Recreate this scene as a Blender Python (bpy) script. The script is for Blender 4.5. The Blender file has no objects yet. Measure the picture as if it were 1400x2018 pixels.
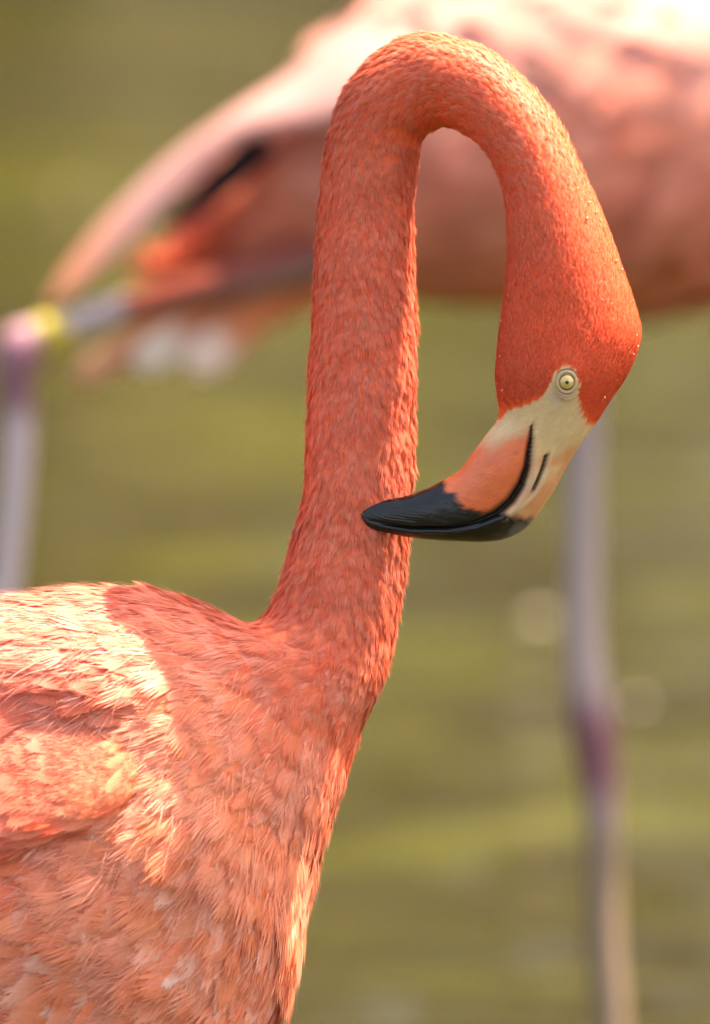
import bpy, math
import numpy as np
from mathutils import Matrix, Vector

rng = np.random.default_rng(7)
C = bpy.context.scene.collection

# ------------------------------------------------------------------ camera, sky, sun, exposure
TH = math.radians(10.0)            # camera looks 10 degrees down on the pond
PX = 0.00022                       # metres per photo pixel in the plane of the near bird
DIST = 5.0                         # camera to near bird
HF = 0.545                         # height of the picture centre above the water
Rv = np.array([1.0, 0.0, 0.0])
Uv = np.array([0.0, math.sin(TH), math.cos(TH)])
Tv = np.array([0.0, -math.cos(TH), math.sin(TH)])
F0 = np.array([0.0, 0.0, HF])

cam_d = bpy.data.cameras.new("camera")
cam = bpy.data.objects.new("camera", cam_d)
C.objects.link(cam)
cam.location = F0 + DIST * Tv
cam.rotation_euler = (math.pi / 2 - TH, 0, 0)
cam_d.sensor_fit = 'VERTICAL'
cam_d.sensor_height = 36.0
cam_d.lens = 36.0 * DIST / (2018 * PX)
cam_d.clip_start = 0.1
cam_d.clip_end = 2000
cam_d.dof.use_dof = True
cam_d.dof.focus_distance = DIST - 0.022
cam_d.dof.aperture_fstop = 5.6
sc = bpy.context.scene
sc.camera = cam

SUN = np.array([0.42, 0.90, -0.06])          # right, up, towards the camera
SUN = SUN / np.linalg.norm(SUN)
sun_w = SUN[0] * Rv + SUN[1] * Uv + SUN[2] * Tv
world = bpy.data.worlds.new("World")
sc.world = world
world.use_nodes = True
nt = world.node_tree
bg = nt.nodes["Background"]
sky = nt.nodes.new("ShaderNodeTexSky")
sky.sky_type = 'NISHITA'
sky.sun_disc = False
sky.dust_density = 4.0
sky.ozone_density = 0.6
sky.sun_elevation = math.asin(sun_w[2])
sky.sun_rotation = math.atan2(sun_w[0], sun_w[1])
nt.links.new(sky.outputs[0], bg.inputs[0])
bg.inputs[1].default_value = 0.13
sl = bpy.data.lights.new("sun", 'SUN')
sl.energy = 5.0
sl.angle = math.radians(0.53)
sl.color = (1.0, 0.94, 0.86)
sun = bpy.data.objects.new("sun", sl)
C.objects.link(sun)
sun.rotation_euler = Vector(sun_w).to_track_quat('Z', 'Y').to_euler()

sc.view_settings.view_transform = 'Standard'
sc.view_settings.look = 'None'
sc.view_settings.gamma = 1.0
sc.view_settings.exposure = 2.3
sc.view_settings.use_curve_mapping = False
sc.view_settings.use_white_balance = True       # camera set for shade: warm rendering
sc.view_settings.white_balance_temperature = 7900
sc.render.engine = 'CYCLES'
sc.cycles.use_denoising = True
sc.cycles.use_adaptive_sampling = True
sc.cycles.adaptive_threshold = 0.02
sc.cycles.caustics_reflective = False
sc.cycles.caustics_refractive = False
sc.cycles.max_bounces = 7
sc.cycles.diffuse_bounces = 4
sc.cycles.transmission_bounces = 6

# ------------------------------------------------------------------ helpers
def W(p, depth=0.0, k=1.0):
    """photo-frame coordinates (right px, down px, towards-camera px) -> world metres."""
    p = np.asarray(p, float)
    c = F0 - depth * Tv
    return (c + PX * k * ((p[..., 0:1] - 700) * Rv + (1009 - p[..., 1:2]) * Uv + p[..., 2:3] * Tv))

def dirW(d):
    d = np.asarray(d, float)
    return d[..., 0:1] * Rv - d[..., 1:2] * Uv + d[..., 2:3] * Tv

def norm(a):
    return a / np.maximum(np.linalg.norm(a, axis=-1, keepdims=True), 1e-9)

def smooth(a, b, x):
    t = np.clip((x - a) / (b - a), 0, 1)
    return t * t * (3 - 2 * t)

def mesh(name, v, faces, col=None, smooth_=True, attrs=None, nrm=None):
    me = bpy.data.meshes.new(name)
    v = np.asarray(v, np.float32)
    faces = np.asarray(faces, np.int32)
    k = faces.shape[1]
    me.vertices.add(len(v))
    me.vertices.foreach_set("co", v.ravel())
    me.loops.add(faces.size)
    me.loops.foreach_set("vertex_index", faces.ravel())
    me.polygons.add(len(faces))
    me.polygons.foreach_set("loop_start", np.arange(0, faces.size, k, dtype=np.int32))
    me.polygons.foreach_set("use_smooth", np.full(len(faces), smooth_, bool))
    if col is not None:
        a = me.attributes.new("Col", 'FLOAT_COLOR', 'POINT')
        c4 = np.ones((len(v), 4), np.float32)
        c4[:, :3] = col
        a.data.foreach_set("color", c4.ravel())
    for an, av in (attrs or {}).items():
        a = me.attributes.new(an, 'FLOAT', 'POINT')
        a.data.foreach_set("value", np.asarray(av, np.float32))
    me.update(calc_edges=True)
    if nrm is not None:
        me.normals_split_custom_set_from_vertices(np.asarray(nrm, np.float32))
    return me

def obj(name, me, mat, parent=None, loc=None):
    o = bpy.data.objects.new(name, me)
    C.objects.link(o)
    if mat and me and not me.materials:
        me.materials.append(mat)
    if parent:
        o.parent = parent
    if loc is not None:
        o.location = loc
    return o

def thing(name, label, cat, loc, group=None):
    o = bpy.data.objects.new(name, None)
    C.objects.link(o)
    o.empty_display_size = 0.05
    o.location = loc
    o["label"] = label
    o["category"] = cat
    if group:
        o["group"] = group
    return o

def catmull(P, per_seg=24):
    P = np.asarray(P, float)
    n = len(P)
    E = np.vstack([2 * P[0] - P[1], P, 2 * P[-1] - P[-2]])
    out = []
    for i in range(n - 1):
        p0, p1, p2, p3 = E[i], E[i + 1], E[i + 2], E[i + 3]
        t = np.linspace(0, 1, per_seg, endpoint=False)[:, None]
        out.append(0.5 * ((2 * p1) + (-p0 + p2) * t + (2 * p0 - 5 * p1 + 4 * p2 - p3) * t ** 2
                          + (-p0 + 3 * p1 - 3 * p2 + p3) * t ** 3))
    out.append(P[-1:])
    return np.vstack(out)

def resample(Q, cxy, step):
    """resample rows of Q so that the centre line has the given spacing (step may be a function of index fraction)."""
    d = np.r_[0, np.cumsum(np.linalg.norm(np.diff(cxy, axis=0), axis=1))]
    pos = [0.0]
    while pos[-1] < d[-1]:
        pos.append(pos[-1] + step(np.interp(pos[-1], d, np.arange(len(d)))))
    pos = np.array(pos[:-1] + [d[-1]])
    return np.stack([np.interp(pos, d, Q[:, j]) for j in range(Q.shape[1])], 1)

def sweep(stations, nphi, step, pw=1.0):
    """stations: (outer u, outer v, inner u, inner v, half width, centre depth).  Returns grid rows x nphi x 3, rows."""
    Q = catmull(stations, 24)
    cxy = np.c_[(Q[:, 0] + Q[:, 2]) / 2, (Q[:, 1] + Q[:, 3]) / 2]
    idx = np.linspace(0, len(stations) - 1, len(Q))
    Q = np.c_[Q, idx]
    Q = resample(Q, np.c_[cxy, Q[:, 5]], step)
    ph = np.linspace(0, 2 * np.pi, nphi, endpoint=False)
    a, b = Q[:, 0:2], Q[:, 2:4]
    c, h = (a + b) / 2, (a - b) / 2
    cs, sn = np.cos(ph), np.sin(ph)
    if pw != 1.0:
        cs = np.sign(cs) * np.abs(cs) ** pw
        sn = np.sign(sn) * np.abs(sn) ** pw
    uv = c[:, None, :] + h[:, None, :] * cs[None, :, None]
    z = Q[:, 5][:, None] + Q[:, 4][:, None] * sn[None, :]
    return np.concatenate([uv, z[..., None]], -1), Q

def grid_faces(nr, nc, flip=False):
    i = np.arange(nr - 1)[:, None]
    j = np.arange(nc)[None, :]
    a = i * nc + j
    b = i * nc + (j + 1) % nc
    f = np.stack([a, b, b + nc, a + nc], -1).reshape(-1, 4)
    return f[:, ::-1] if flip else f

def grid_normals(G):
    ds = np.gradient(G, axis=0)
    dp = (np.roll(G, -1, 1) - np.roll(G, 1, 1))
    n = norm(np.cross(dp, ds))
    c = G.mean(1, keepdims=True)
    s = np.sign(((G - c) * n).sum(-1).mean(1))
    return n * s[:, None, None], norm(ds)

def capped(G):
    """grid -> verts and quads with the ends pinched shut."""
    nr, nc = G.shape[:2]
    return G.reshape(-1, 3), grid_faces(nr, nc)

def vnoise(P, f, seed=0, octaves=3):
    """cheap smooth value noise of 3D points, about -1..1"""
    r = np.random.default_rng(seed)
    out = np.zeros(len(P))
    amp = 1.0
    tot = 0
    for o in range(octaves):
        for k in range(5):
            d = norm(r.normal(size=3))
            out += amp * np.sin((P @ d) * f * r.uniform(0.7, 1.5) + r.uniform(0, 6.28)) / 5 * 1.6
        tot += amp
        amp *= 0.5
        f *= 2.1
    return out / tot

def inpoly(u, v, poly):
    poly = np.asarray(poly, float)
    inside = np.zeros(u.shape, bool)
    n = len(poly)
    j = n - 1
    for i in range(n):
        xi, yi = poly[i]
        xj, yj = poly[j]
        c = ((yi > v) != (yj > v)) & (u < (xj - xi) * (v - yi) / (yj - yi + 1e-12) + xi)
        inside ^= c
        j = i
    return inside

def polydist(u, v, line):
    """distance to polyline, signed side (left of travel positive), arclength fraction"""
    line = np.asarray(line, float)
    best = np.full(u.shape, 1e9)
    side = np.zeros(u.shape)
    fr = np.zeros(u.shape)
    seg = np.linalg.norm(np.diff(line, axis=0), axis=1)
    cum = np.r_[0, np.cumsum(seg)]
    for i in range(len(line) - 1):
        a, b = line[i], line[i + 1]
        d = b - a
        t = np.clip(((u - a[0]) * d[0] + (v - a[1]) * d[1]) / (d @ d), 0, 1)
        px, py = a[0] + t * d[0], a[1] + t * d[1]
        dist = np.hypot(u - px, v - py)
        m = dist < best
        best = np.where(m, dist, best)
        cr = d[0] * (v - a[1]) - d[1] * (u - a[0])
        side = np.where(m, np.sign(cr), side)
        fr = np.where(m, (cum[i] + t * seg[i]) / cum[-1], fr)
    return best, side, fr

# ------------------------------------------------------------------ materials
def new_mat(name):
    m = bpy.data.materials.new(name)
    m.use_nodes = True
    n = m.node_tree.nodes
    return m, n, m.node_tree.links, n["Principled BSDF"], n["Material Output"]

def feather_mat(name, objcol=False, trans=0.34, rough=0.6, sheen=0.0, barbs=False):
    m, n, l, p, out = new_mat(name)
    at = n.new("ShaderNodeAttribute")
    at.attribute_name = "Col"
    src = at.outputs["Color"]
    if objcol:
        oi = n.new("ShaderNodeObjectInfo")
        gr = n.new("ShaderNodeAttribute")
        gr.attribute_name = "grad"
        mm = n.new("ShaderNodeMath")
        mm.operation = 'MULTIPLY'
        l.new(gr.outputs["Fac"], mm.inputs[0])
        l.new(oi.outputs["Alpha"], mm.inputs[1])
        mx = n.new("ShaderNodeMix")
        mx.data_type = 'RGBA'
        l.new(mm.outputs[0], mx.inputs[0])
        l.new(oi.outputs["Color"], mx.inputs[6])
        mx.inputs[7].default_value = (0.92, 0.66, 0.56, 1)
        sg = n.new("ShaderNodeAttribute")
        sg.attribute_name = "strand"
        vm_ = n.new("ShaderNodeVectorMath")
        vm_.operation = 'SCALE'
        l.new(mx.outputs[2], vm_.inputs[0])
        l.new(sg.outputs["Fac"], vm_.inputs["Scale"])
        src = vm_.outputs[0]
    if barbs:           # fine barbs: grain running along lines of equal barb coordinate
        ba = n.new("ShaderNodeAttribute")
        ba.attribute_name = "barb"
        w1 = n.new("ShaderNodeTexNoise")
        w1.noise_dimensions = '1D'
        w1.inputs["Scale"].default_value = 46
        w1.inputs["Detail"].default_value = 2.5
        l.new(ba.outputs["Fac"], w1.inputs["W"])
        mr = n.new("ShaderNodeMapRange")
        mr.inputs["From Min"].default_value = 0.25
        mr.inputs["From Max"].default_value = 0.75
        mr.inputs["To Min"].default_value = 0.86
        mr.inputs["To Max"].default_value = 1.14
        l.new(w1.outputs["Fac"], mr.inputs["Value"])
        vb = n.new("ShaderNodeVectorMath")
        vb.operation = 'SCALE'
        l.new(src, vb.inputs[0])
        l.new(mr.outputs[0], vb.inputs["Scale"])
        src = vb.outputs[0]
        bp = n.new("ShaderNodeBump")
        bp.inputs["Strength"].default_value = 0.35
        bp.inputs["Distance"].default_value = 0.0004
        l.new(w1.outputs["Fac"], bp.inputs["Height"])
        l.new(bp.outputs[0], p.inputs["Normal"])
    l.new(src, p.inputs["Base Color"])
    p.inputs["Roughness"].default_value = rough
    p.inputs["Specular IOR Level"].default_value = 0.18
    p.inputs["Sheen Weight"].default_value = sheen
    p.inputs["Sheen Roughness"].default_value = 0.5
    tr = n.new("ShaderNodeBsdfTranslucent")
    l.new(src, tr.inputs["Color"])
    ms = n.new("ShaderNodeMixShader")
    ms.inputs[0].default_value = trans
    l.new(p.outputs[0], ms.inputs[1])
    l.new(tr.outputs[0], ms.inputs[2])
    l.new(ms.outputs[0], out.inputs[0])
    return m

def vcol_mat(name, rough=0.5, bump=0.0, scale=900.0, spec=0.5, coat=0.0, stretch=(1, 1, 1)):
    m, n, l, p, out = new_mat(name)
    at = n.new("ShaderNodeAttribute")
    at.attribute_name = "Col"
    l.new(at.outputs["Color"], p.inputs["Base Color"])
    p.inputs["Roughness"].default_value = rough
    p.inputs["Specular IOR Level"].default_value = spec
    p.inputs["Coat Weight"].default_value = coat
    p.inputs["Coat Roughness"].default_value = 0.15
    if bump:
        tc = n.new("ShaderNodeTexCoord")
        mp = n.new("ShaderNodeMapping")
        mp.inputs["Scale"].default_value = stretch
        l.new(tc.outputs["Object"], mp.inputs[0])
        nz = n.new("ShaderNodeTexNoise")
        nz.inputs["Scale"].default_value = scale
        nz.inputs["Detail"].default_value = 4
        l.new(mp.outputs[0], nz.inputs["Vector"])
        b = n.new("ShaderNodeBump")
        b.inputs["Strength"].default_value = bump
        b.inputs["Distance"].default_value = 0.0006
        l.new(nz.outputs["Fac"], b.inputs["Height"])
        l.new(b.outputs[0], p.inputs["Normal"])
    return m

def plain_mat(name, col, rough=0.5, spec=0.5, coat=0.0):
    m, n, l, p, out = new_mat(name)
    tc = n.new("ShaderNodeTexCoord")
    nz = n.new("ShaderNodeTexNoise")
    nz.inputs["Scale"].default_value = 400
    l.new(tc.outputs["Object"], nz.inputs["Vector"])
    mx = n.new("ShaderNodeMix")
    mx.data_type = 'RGBA'
    l.new(nz.outputs["Fac"], mx.inputs[0])
    mx.inputs[6].default_value = (*[c * 0.85 for c in col], 1)
    mx.inputs[7].default_value = (*[min(1, c * 1.12) for c in col], 1)
    l.new(mx.outputs[2], p.inputs["Base Color"])
    p.inputs["Roughness"].default_value = rough
    p.inputs["Specular IOR Level"].default_value = spec
    p.inputs["Coat Weight"].default_value = coat
    return m

M_down = feather_mat("plumage", rough=0.5)
M_cont = feather_mat("contour_feather", barbs=True)
M_contobj = feather_mat("contour_feather_single", objcol=True, barbs=True)
M_skin = vcol_mat("bird_skin", rough=0.55, bump=0.5, scale=900, spec=0.22)
M_bill = vcol_mat("bill_keratin", rough=0.27, bump=0.22, scale=1000, spec=0.42, coat=0.0)
M_leg = vcol_mat("leg_skin", rough=0.45, bump=0.2, scale=300)

# ------------------------------------------------------------------ water
def water_mat():
    m, n, l, p, out = new_mat("pond_water")
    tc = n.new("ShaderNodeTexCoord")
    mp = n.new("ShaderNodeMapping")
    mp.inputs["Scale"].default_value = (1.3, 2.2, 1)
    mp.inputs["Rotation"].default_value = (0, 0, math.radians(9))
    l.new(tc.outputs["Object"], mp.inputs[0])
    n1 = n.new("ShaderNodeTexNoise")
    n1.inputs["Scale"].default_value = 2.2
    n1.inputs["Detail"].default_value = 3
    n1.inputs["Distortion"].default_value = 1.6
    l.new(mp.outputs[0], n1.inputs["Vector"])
    cr = n.new("ShaderNodeValToRGB")  # murk colour, with streaks of ripple reflections painted into it
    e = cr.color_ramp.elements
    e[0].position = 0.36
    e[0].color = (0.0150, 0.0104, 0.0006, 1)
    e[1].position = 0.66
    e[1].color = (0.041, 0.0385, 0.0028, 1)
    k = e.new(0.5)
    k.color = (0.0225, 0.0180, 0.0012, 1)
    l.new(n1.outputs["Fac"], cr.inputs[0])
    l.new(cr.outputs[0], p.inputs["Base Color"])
    p.inputs["Roughness"].default_value = 0.12
    p.inputs["IOR"].default_value = 1.33
    p.inputs["Specular IOR Level"].default_value = 0.40
    mp2 = n.new("ShaderNodeMapping")
    mp2.inputs["Scale"].default_value = (1.2, 4.2, 1)
    mp2.inputs["Rotation"].default_value = (0, 0, math.radians(-5))
    l.new(tc.outputs["Object"], mp2.inputs[0])
    n2 = n.new("ShaderNodeTexNoise")
    n2.inputs["Scale"].default_value = 2.6
    n2.inputs["Detail"].default_value = 3.5
    n2.inputs["Distortion"].default_value = 0.4
    l.new(mp2.outputs[0], n2.inputs["Vector"])
    b = n.new("ShaderNodeBump")
    b.inputs["Strength"].default_value = 0.8
    b.inputs["Distance"].default_value = 0.08
    l.new(n2.outputs["Fac"], b.inputs["Height"])
    l.new(b.outputs[0], p.inputs["Normal"])
    return m

s = 700.0
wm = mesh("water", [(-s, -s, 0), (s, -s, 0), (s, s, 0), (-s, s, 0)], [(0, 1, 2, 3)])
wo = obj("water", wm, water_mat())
wo["kind"] = "structure"
wo["label"] = "olive green murky pond water with soft ripples"

# ------------------------------------------------------------------ wood on the far shore (seen only mirrored in the pond)
def wood():
    rw = np.random.default_rng(19)
    V, Fc = [], []
    cs_, rs_ = [], []
    for i in range(46):
        x = -30 + 60 * (i + rw.uniform(-.4, .4)) / 45
        y = 12.1 + rw.uniform(-1.5, 3.0)
        h = rw.uniform(12, 18)
        for k in range(9):
            cs_.append((x + rw.normal(0, 1.1), y + rw.normal(0, .9), h * (k + .6) / 9 + rw.normal(0, .3)))
            rs_.append(rw.uniform(1.1, 2.0) * (1.0 if k < 7 else .7))
    cs_, rs_ = np.array(cs_), np.array(rs_)
    n = 30000
    k = rw.integers(0, len(cs_), n)
    d = norm(rw.normal(size=(n, 3)))
    p = cs_[k] + d * (rs_[k] * rw.uniform(.6, 1.05, n))[:, None]
    p[:, 2] = np.abs(p[:, 2])
    a = norm(np.cross(d + rw.normal(0, .5, (n, 3)), rw.normal(size=(n, 3))))
    b = norm(np.cross(d, a))
    sz = rw.uniform(.18, .42, n)[:, None]
    v = np.stack([p - a * sz, p - b * sz * .55, p + a * sz, p + b * sz * .55], 1).reshape(-1, 3)
    f = np.arange(n * 4).reshape(-1, 4)
    g = rw.uniform(.6, 1.3, n)
    col = np.repeat(np.array([.055, .060, .014])[None] * g[:, None], 4, 0)
    o = obj("woodland", mesh("woodland", v, f, col, False), feather_mat("leaves", trans=.3, rough=.6, sheen=0))
    o["kind"] = "stuff"
    o["label"] = "dark green wood along the far shore of the pond"
    sh = obj("shore", mesh("shore", [(-90, 7.6, -.2), (90, 7.6, -.2), (90, 8.3, .25), (-90, 8.3, .25), (90, 120, .6), (-90, 120, .6)], [(0, 1, 2, 3), (3, 2, 4, 5)]),
             plain_mat("shore_earth", (.09, .075, .03), .9))
    sh["kind"] = "structure"
wood()

# ------------------------------------------------------------------ feather templates
def tuft_template(r, nb=6):
    """small soft feather: a fan of narrow barbs. unit length along y, unit half width in x, lift in z"""
    V, Fc, g = [], [], []
    for i in range(nb):
        f = (i + 0.5) / nb * 2 - 1
        f += r.uniform(-0.12, 0.12)
        ln = (1 - 0.28 * f * f) * r.uniform(0.82, 1.08)
        x0, x1, x2 = 0.5 * f, 0.98 * f, 1.10 * f + r.uniform(-.12, .12)
        w0, w1 = 1.5 / nb, 1.15 / nb
        z1 = 0.55 * (1 - 0.35 * f * f) + r.uniform(-.05, .05)
        z2 = 0.9 * (1 - 0.5 * f * f) + r.uniform(-.15, .2)
        b = len(V)
        V += [(x0 - w0, 0, 0), (x0 + w0, 0, 0), (x1 - w1, .58 * ln, z1), (x1 + w1, .58 * ln, z1), (x2, ln, z2)]
        g += [0, 0, .5, .5, 1]
        Fc += [(b, b + 1, b + 3), (b, b + 3, b + 2), (b + 2, b + 3, b + 4)]
    return np.array(V), np.array(Fc), np.array(g), np.repeat(1 + r.normal(0, .10, nb), 5), np.zeros(nb * 5)

def vane_template(r, nb=34, loose=0.3):
    """contour feather: a smooth curved vane with a raised shaft and a fringe of free barb ends"""
    V, Fc, g, sh, bc = [], [], [], [], []
    def width(t):
        return (1 - min(t, 1) ** 2.4) ** 0.62 * min(1, t / .30) ** .5
    a1, a2, p1, p2 = r.uniform(.02, .05), r.uniform(.01, .025), r.uniform(0, 6.28), r.uniform(0, 6.28)
    lean = r.normal() * .06
    def pt(s_, t):
        w = width(t) * (1 + a1 * math.sin(5 * t + p1 + s_) + a2 * math.sin(13 * t + p2 + 2 * s_))
        x = s_ * w + lean * t * t
        return (x, t, 0.55 * math.sin(min(t, 1.15) * 1.5) - 0.16 * (s_ * w) ** 2 + .05 * math.exp(-(s_ / .12) ** 2) * (1 - t))
    rows, cols = 8, 8
    ss = [-1, -.72, -.42, -.12, .12, .42, .72, 1]
    grad = lambda s_, t: float(np.clip(.45 * abs(s_) ** 3 + .95 * max(0, t - .5) / .5, 0, 1))
    for i in range(rows):
        t = 1 - (1 - i / (rows - 1)) ** 1.25
        for s_ in ss:
            V.append(pt(s_, t))
            g.append(grad(s_, t))
            sh.append(1.0)
            bc.append(t - .42 * abs(s_) * width(t))
    for i in range(rows - 1):
        for j in range(cols - 1):
            a = i * cols + j
            Fc += [(a, a + 1, a + cols + 1), (a, a + cols + 1, a + cols)]
    NF = 96
    for k in range(NF):                                  # free barb ends
        s_ = -1 if k % 2 else 1
        t = r.uniform(.22, 1.0) ** .8 if k < NF * .72 else r.uniform(.9, 1.0)
        s0 = s_ * (r.uniform(.72, .97) if t < .9 else r.uniform(0, .95))
        x, y, z = pt(s0, min(t, .975))
        L = (.5 + loose) * r.uniform(.05, .15)
        d = np.array([s_ * (1.0 - .75 * t) * .42 + r.normal() * .05, .9])
        d = d / np.linalg.norm(d) * L
        b = len(V)
        hw = r.uniform(.012, .024)
        V += [(x - hw * 1.5, y - hw, z + .01), (x + hw * 1.5, y + hw, z + .02), (x + d[0] * 2.2, y + d[1], z + .02 + r.normal() * .04)]
        gg = grad(s0, t)
        g += [gg, gg, min(1, gg + .15)]
        k_ = 1 + r.normal() * .09
        sh += [k_] * 3
        bc += [t - .42 * abs(s0) * width(t)] * 3
        Fc.append((b, b + 1, b + 2))
    return np.array(V), np.array(Fc), np.array(g), np.array(sh), np.array(bc)

tr_ = np.random.default_rng(3)
TUFTS = [tuft_template(tr_, 8) for _ in range(14)]
SOFT = [tuft_template(tr_, 11) for _ in range(14)]
HAIRS = [tuft_template(tr_, 3) for _ in range(10)]
VANES = [vane_template(tr_, 46, l) for l in (.5, .6, .8, .9, .6, 1.1, 1.3, .7, .9, .5)]

def instance(templates, P, X, Y, N, L, Wd, H, cA, cB, pale, seed=1, bend=None):
    """merge many feathers into arrays (photo-frame px)"""
    r = np.random.default_rng(seed)
    ti = r.integers(0, len(templates), len(P))
    VV, FF, CC, NN, BB_ = [], [], [], [], []
    off = 0
    for k, (tv, tf, tg, ts, tb_) in enumerate(templates):
        m = np.where(ti == k)[0]
        if not len(m):
            continue
        v = (P[m][:, None, :] + X[m][:, None, :] * (tv[None, :, 0:1] * Wd[m][:, None, None])
             + Y[m][:, None, :] * (tv[None, :, 1:2] * L[m][:, None, None])
             + N[m][:, None, :] * (tv[None, :, 2:3] * H[m][:, None, None]))
        if bend is not None:
            v = v - N[m][:, None, :] * (tv[None, :, 1:2] ** 2 * (bend[m] * L[m])[:, None, None])
        gg = (tg[None, :, None] * pale[m][:, None, None])
        c = np.clip((cA[m][:, None, :] * (1 - gg) + cB[m][:, None, :] * gg) * ts[None, :, None], 0, .95)
        f = tf[None] + (np.arange(len(m)) * len(tv))[:, None, None] + off
        VV.append(v.reshape(-1, 3))
        FF.append(f.reshape(-1, 3))
        CC.append(c.reshape(-1, 3))
        nn_ = N[m][:, None, :] + X[m][:, None, :] * (0.30 * tv[None, :, 0:1] + 0.7 * (ts[None, :, None] - 1)) + Y[m][:, None, :] * (0.22 * (ts[None, :, None] - 1) * 4)
        NN.append(norm(nn_).reshape(-1, 3))
        BB_.append((tb_[None, :] * (L[m] / 150)[:, None] + r.uniform(0, 50, len(m))[:, None]).ravel())
        off += len(m) * len(tv)
    instance.barb = np.concatenate(BB_)
    return np.vstack(VV), np.vstack(FF), np.vstack(CC), np.vstack(NN)

def curvature(G, N, S):
    k = (np.gradient(N, axis=0) * S).sum(-1) / np.maximum(np.linalg.norm(np.gradient(G, axis=0), axis=-1), 1e-6)
    for _ in range(6):
        k = (np.roll(k, 1, 1) + 2 * k + np.roll(k, -1, 1)) / 4
        k[1:-1] = (k[:-2] + 2 * k[1:-1] + k[2:]) / 4
    return np.clip(k, 0, 1 / 140)

def conform(P, Y, L, Gf, Nf, lift=5.0):
    """how far (in lengths) each feather must bend so that its tip lies on the surface again"""
    tip = P + Y * L[:, None]
    out = np.zeros(len(P))
    g2 = (Gf ** 2).sum(1)
    for a in range(0, len(P), 200):
        t = tip[a:a + 200]
        k = np.argmin(g2[None, :] - 2 * t @ Gf.T, axis=1)
        out[a:a + 200] = (((t - Gf[k]) * Nf[k]).sum(1) - lift) / L[a:a + 200]
    return np.clip(out, -.06, .34)

def sample_grid(G, N, S, count, r, w=None):
    """area-weighted random samples on a grid surface: positions, normals, downstream tangents, row index"""
    nr, nc = G.shape[:2]
    a = G[:-1]
    b = np.roll(G, -1, 1)[:-1]
    d = G[1:]
    area = np.linalg.norm(np.cross(b - a, d - a), axis=-1)
    if w is not None:
        area = area * w[:-1]
    p = (area / area.sum()).ravel()
    k = r.choice(len(p), count, p=p)
    i, j = k // nc, k % nc
    j1 = (j + 1) % nc
    s_, t_ = r.random(count)[:, None], r.random(count)[:, None]
    def bl(A):
        return (A[i, j] * (1 - s_) + A[i + 1, j] * s_) * (1 - t_) + (A[i, j1] * (1 - s_) + A[i + 1, j1] * s_) * t_
    sample_grid.j = j
    return bl(G), norm(bl(N)), norm(bl(S)), i

# ------------------------------------------------------------------ near flamingo: one sweep from bill tip to tail
ST = [  # outer u,v, inner u,v, half width, centre depth
    (713, 1020, 712, 1012, 3, 121),
    (724, 1036, 720, 1005, 7, 121),
    (745, 1046, 745, 991, 14, 121),
    (775, 1053, 767, 984, 22, 123),
    (820, 1060, 793, 979, 33, 125),
    (870, 1065, 820, 971, 38, 132),
    (925, 1067, 845, 961, 43, 138),
    (980, 1065, 868, 949, 47, 144),
    (1025, 1047, 888, 938, 51, 150),
    (1060, 1012, 906, 925, 54, 156),
    (1088, 970, 921, 905, 56, 162),
    (1108, 932, 936, 885, 57, 166),
    (1127, 899, 955, 860, 58, 170),
    (1148, 868, 973, 836, 61, 174),
    (1169, 838, 981, 814, 66, 176),     # 14
    (1202, 788, 979, 788, 76, 178),
    (1236, 733, 975, 752, 85, 180),
    (1257, 670, 977, 705, 89, 180),     # 17
    (1250, 616, 984, 640, 89, 180),
    (1221, 530, 994, 572, 88, 180),
    (1188, 440, 999, 492, 87, 177),     # 20
    (1146, 342, 995, 412, 86, 170),
    (1101, 248, 980, 352, 87, 158),
    (1041, 170, 957, 306, 88, 142),
    (972, 109, 927, 276, 90, 122),
    (904, 81, 901, 258, 92, 100),        # 25
    (830, 69, 880, 252, 95, 77),
    (763, 92, 860, 256, 97, 54),
    (705, 141, 842, 267, 98, 36),
    (666, 200, 829, 290, 98, 20),
    (645, 283, 818, 362, 99, 8),        # 30
    (628, 422, 815, 470, 102, 2),
    (616, 620, 820, 635, 107, 0),
    (607, 800, 819, 800, 110, 0),
    (599, 960, 813, 950, 113, 0),
    (573, 1085, 802, 1090, 120, 0),     # 35
    (530, 1200, 784, 1218, 126, 0),
    (482, 1226, 757, 1335, 152, 0),
    (400, 1192, 709, 1436, 180, 0),
    (300, 1160, 668, 1575, 220, 0),
    (180, 1158, 632, 1690, 262, 0),     # 40
    (60, 1170, 600, 1828, 300, 0),
    (-60, 1188, 552, 1995, 325, 0),
    (-200, 1223, 430, 2165, 345, 0),
    (-350, 1278, 225, 2285, 345, 0),
    (-520, 1358, -50, 2325, 360, 0),    # 45
    (-700, 1455, -380, 2225, 290, 0),
    (-880, 1565, -700, 2055, 180, 0),
    (-1050, 1690, -980, 1880, 60, 0),
    (-1120, 1760, -1110, 1800, 12, 0),
]
NPHI = 232
G, Q = sweep(ST, NPHI, lambda i: 2.6 if i < 17.5 else (5.0 if i < 24 else 9.0))
row_st = Q[:, 6]
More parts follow.
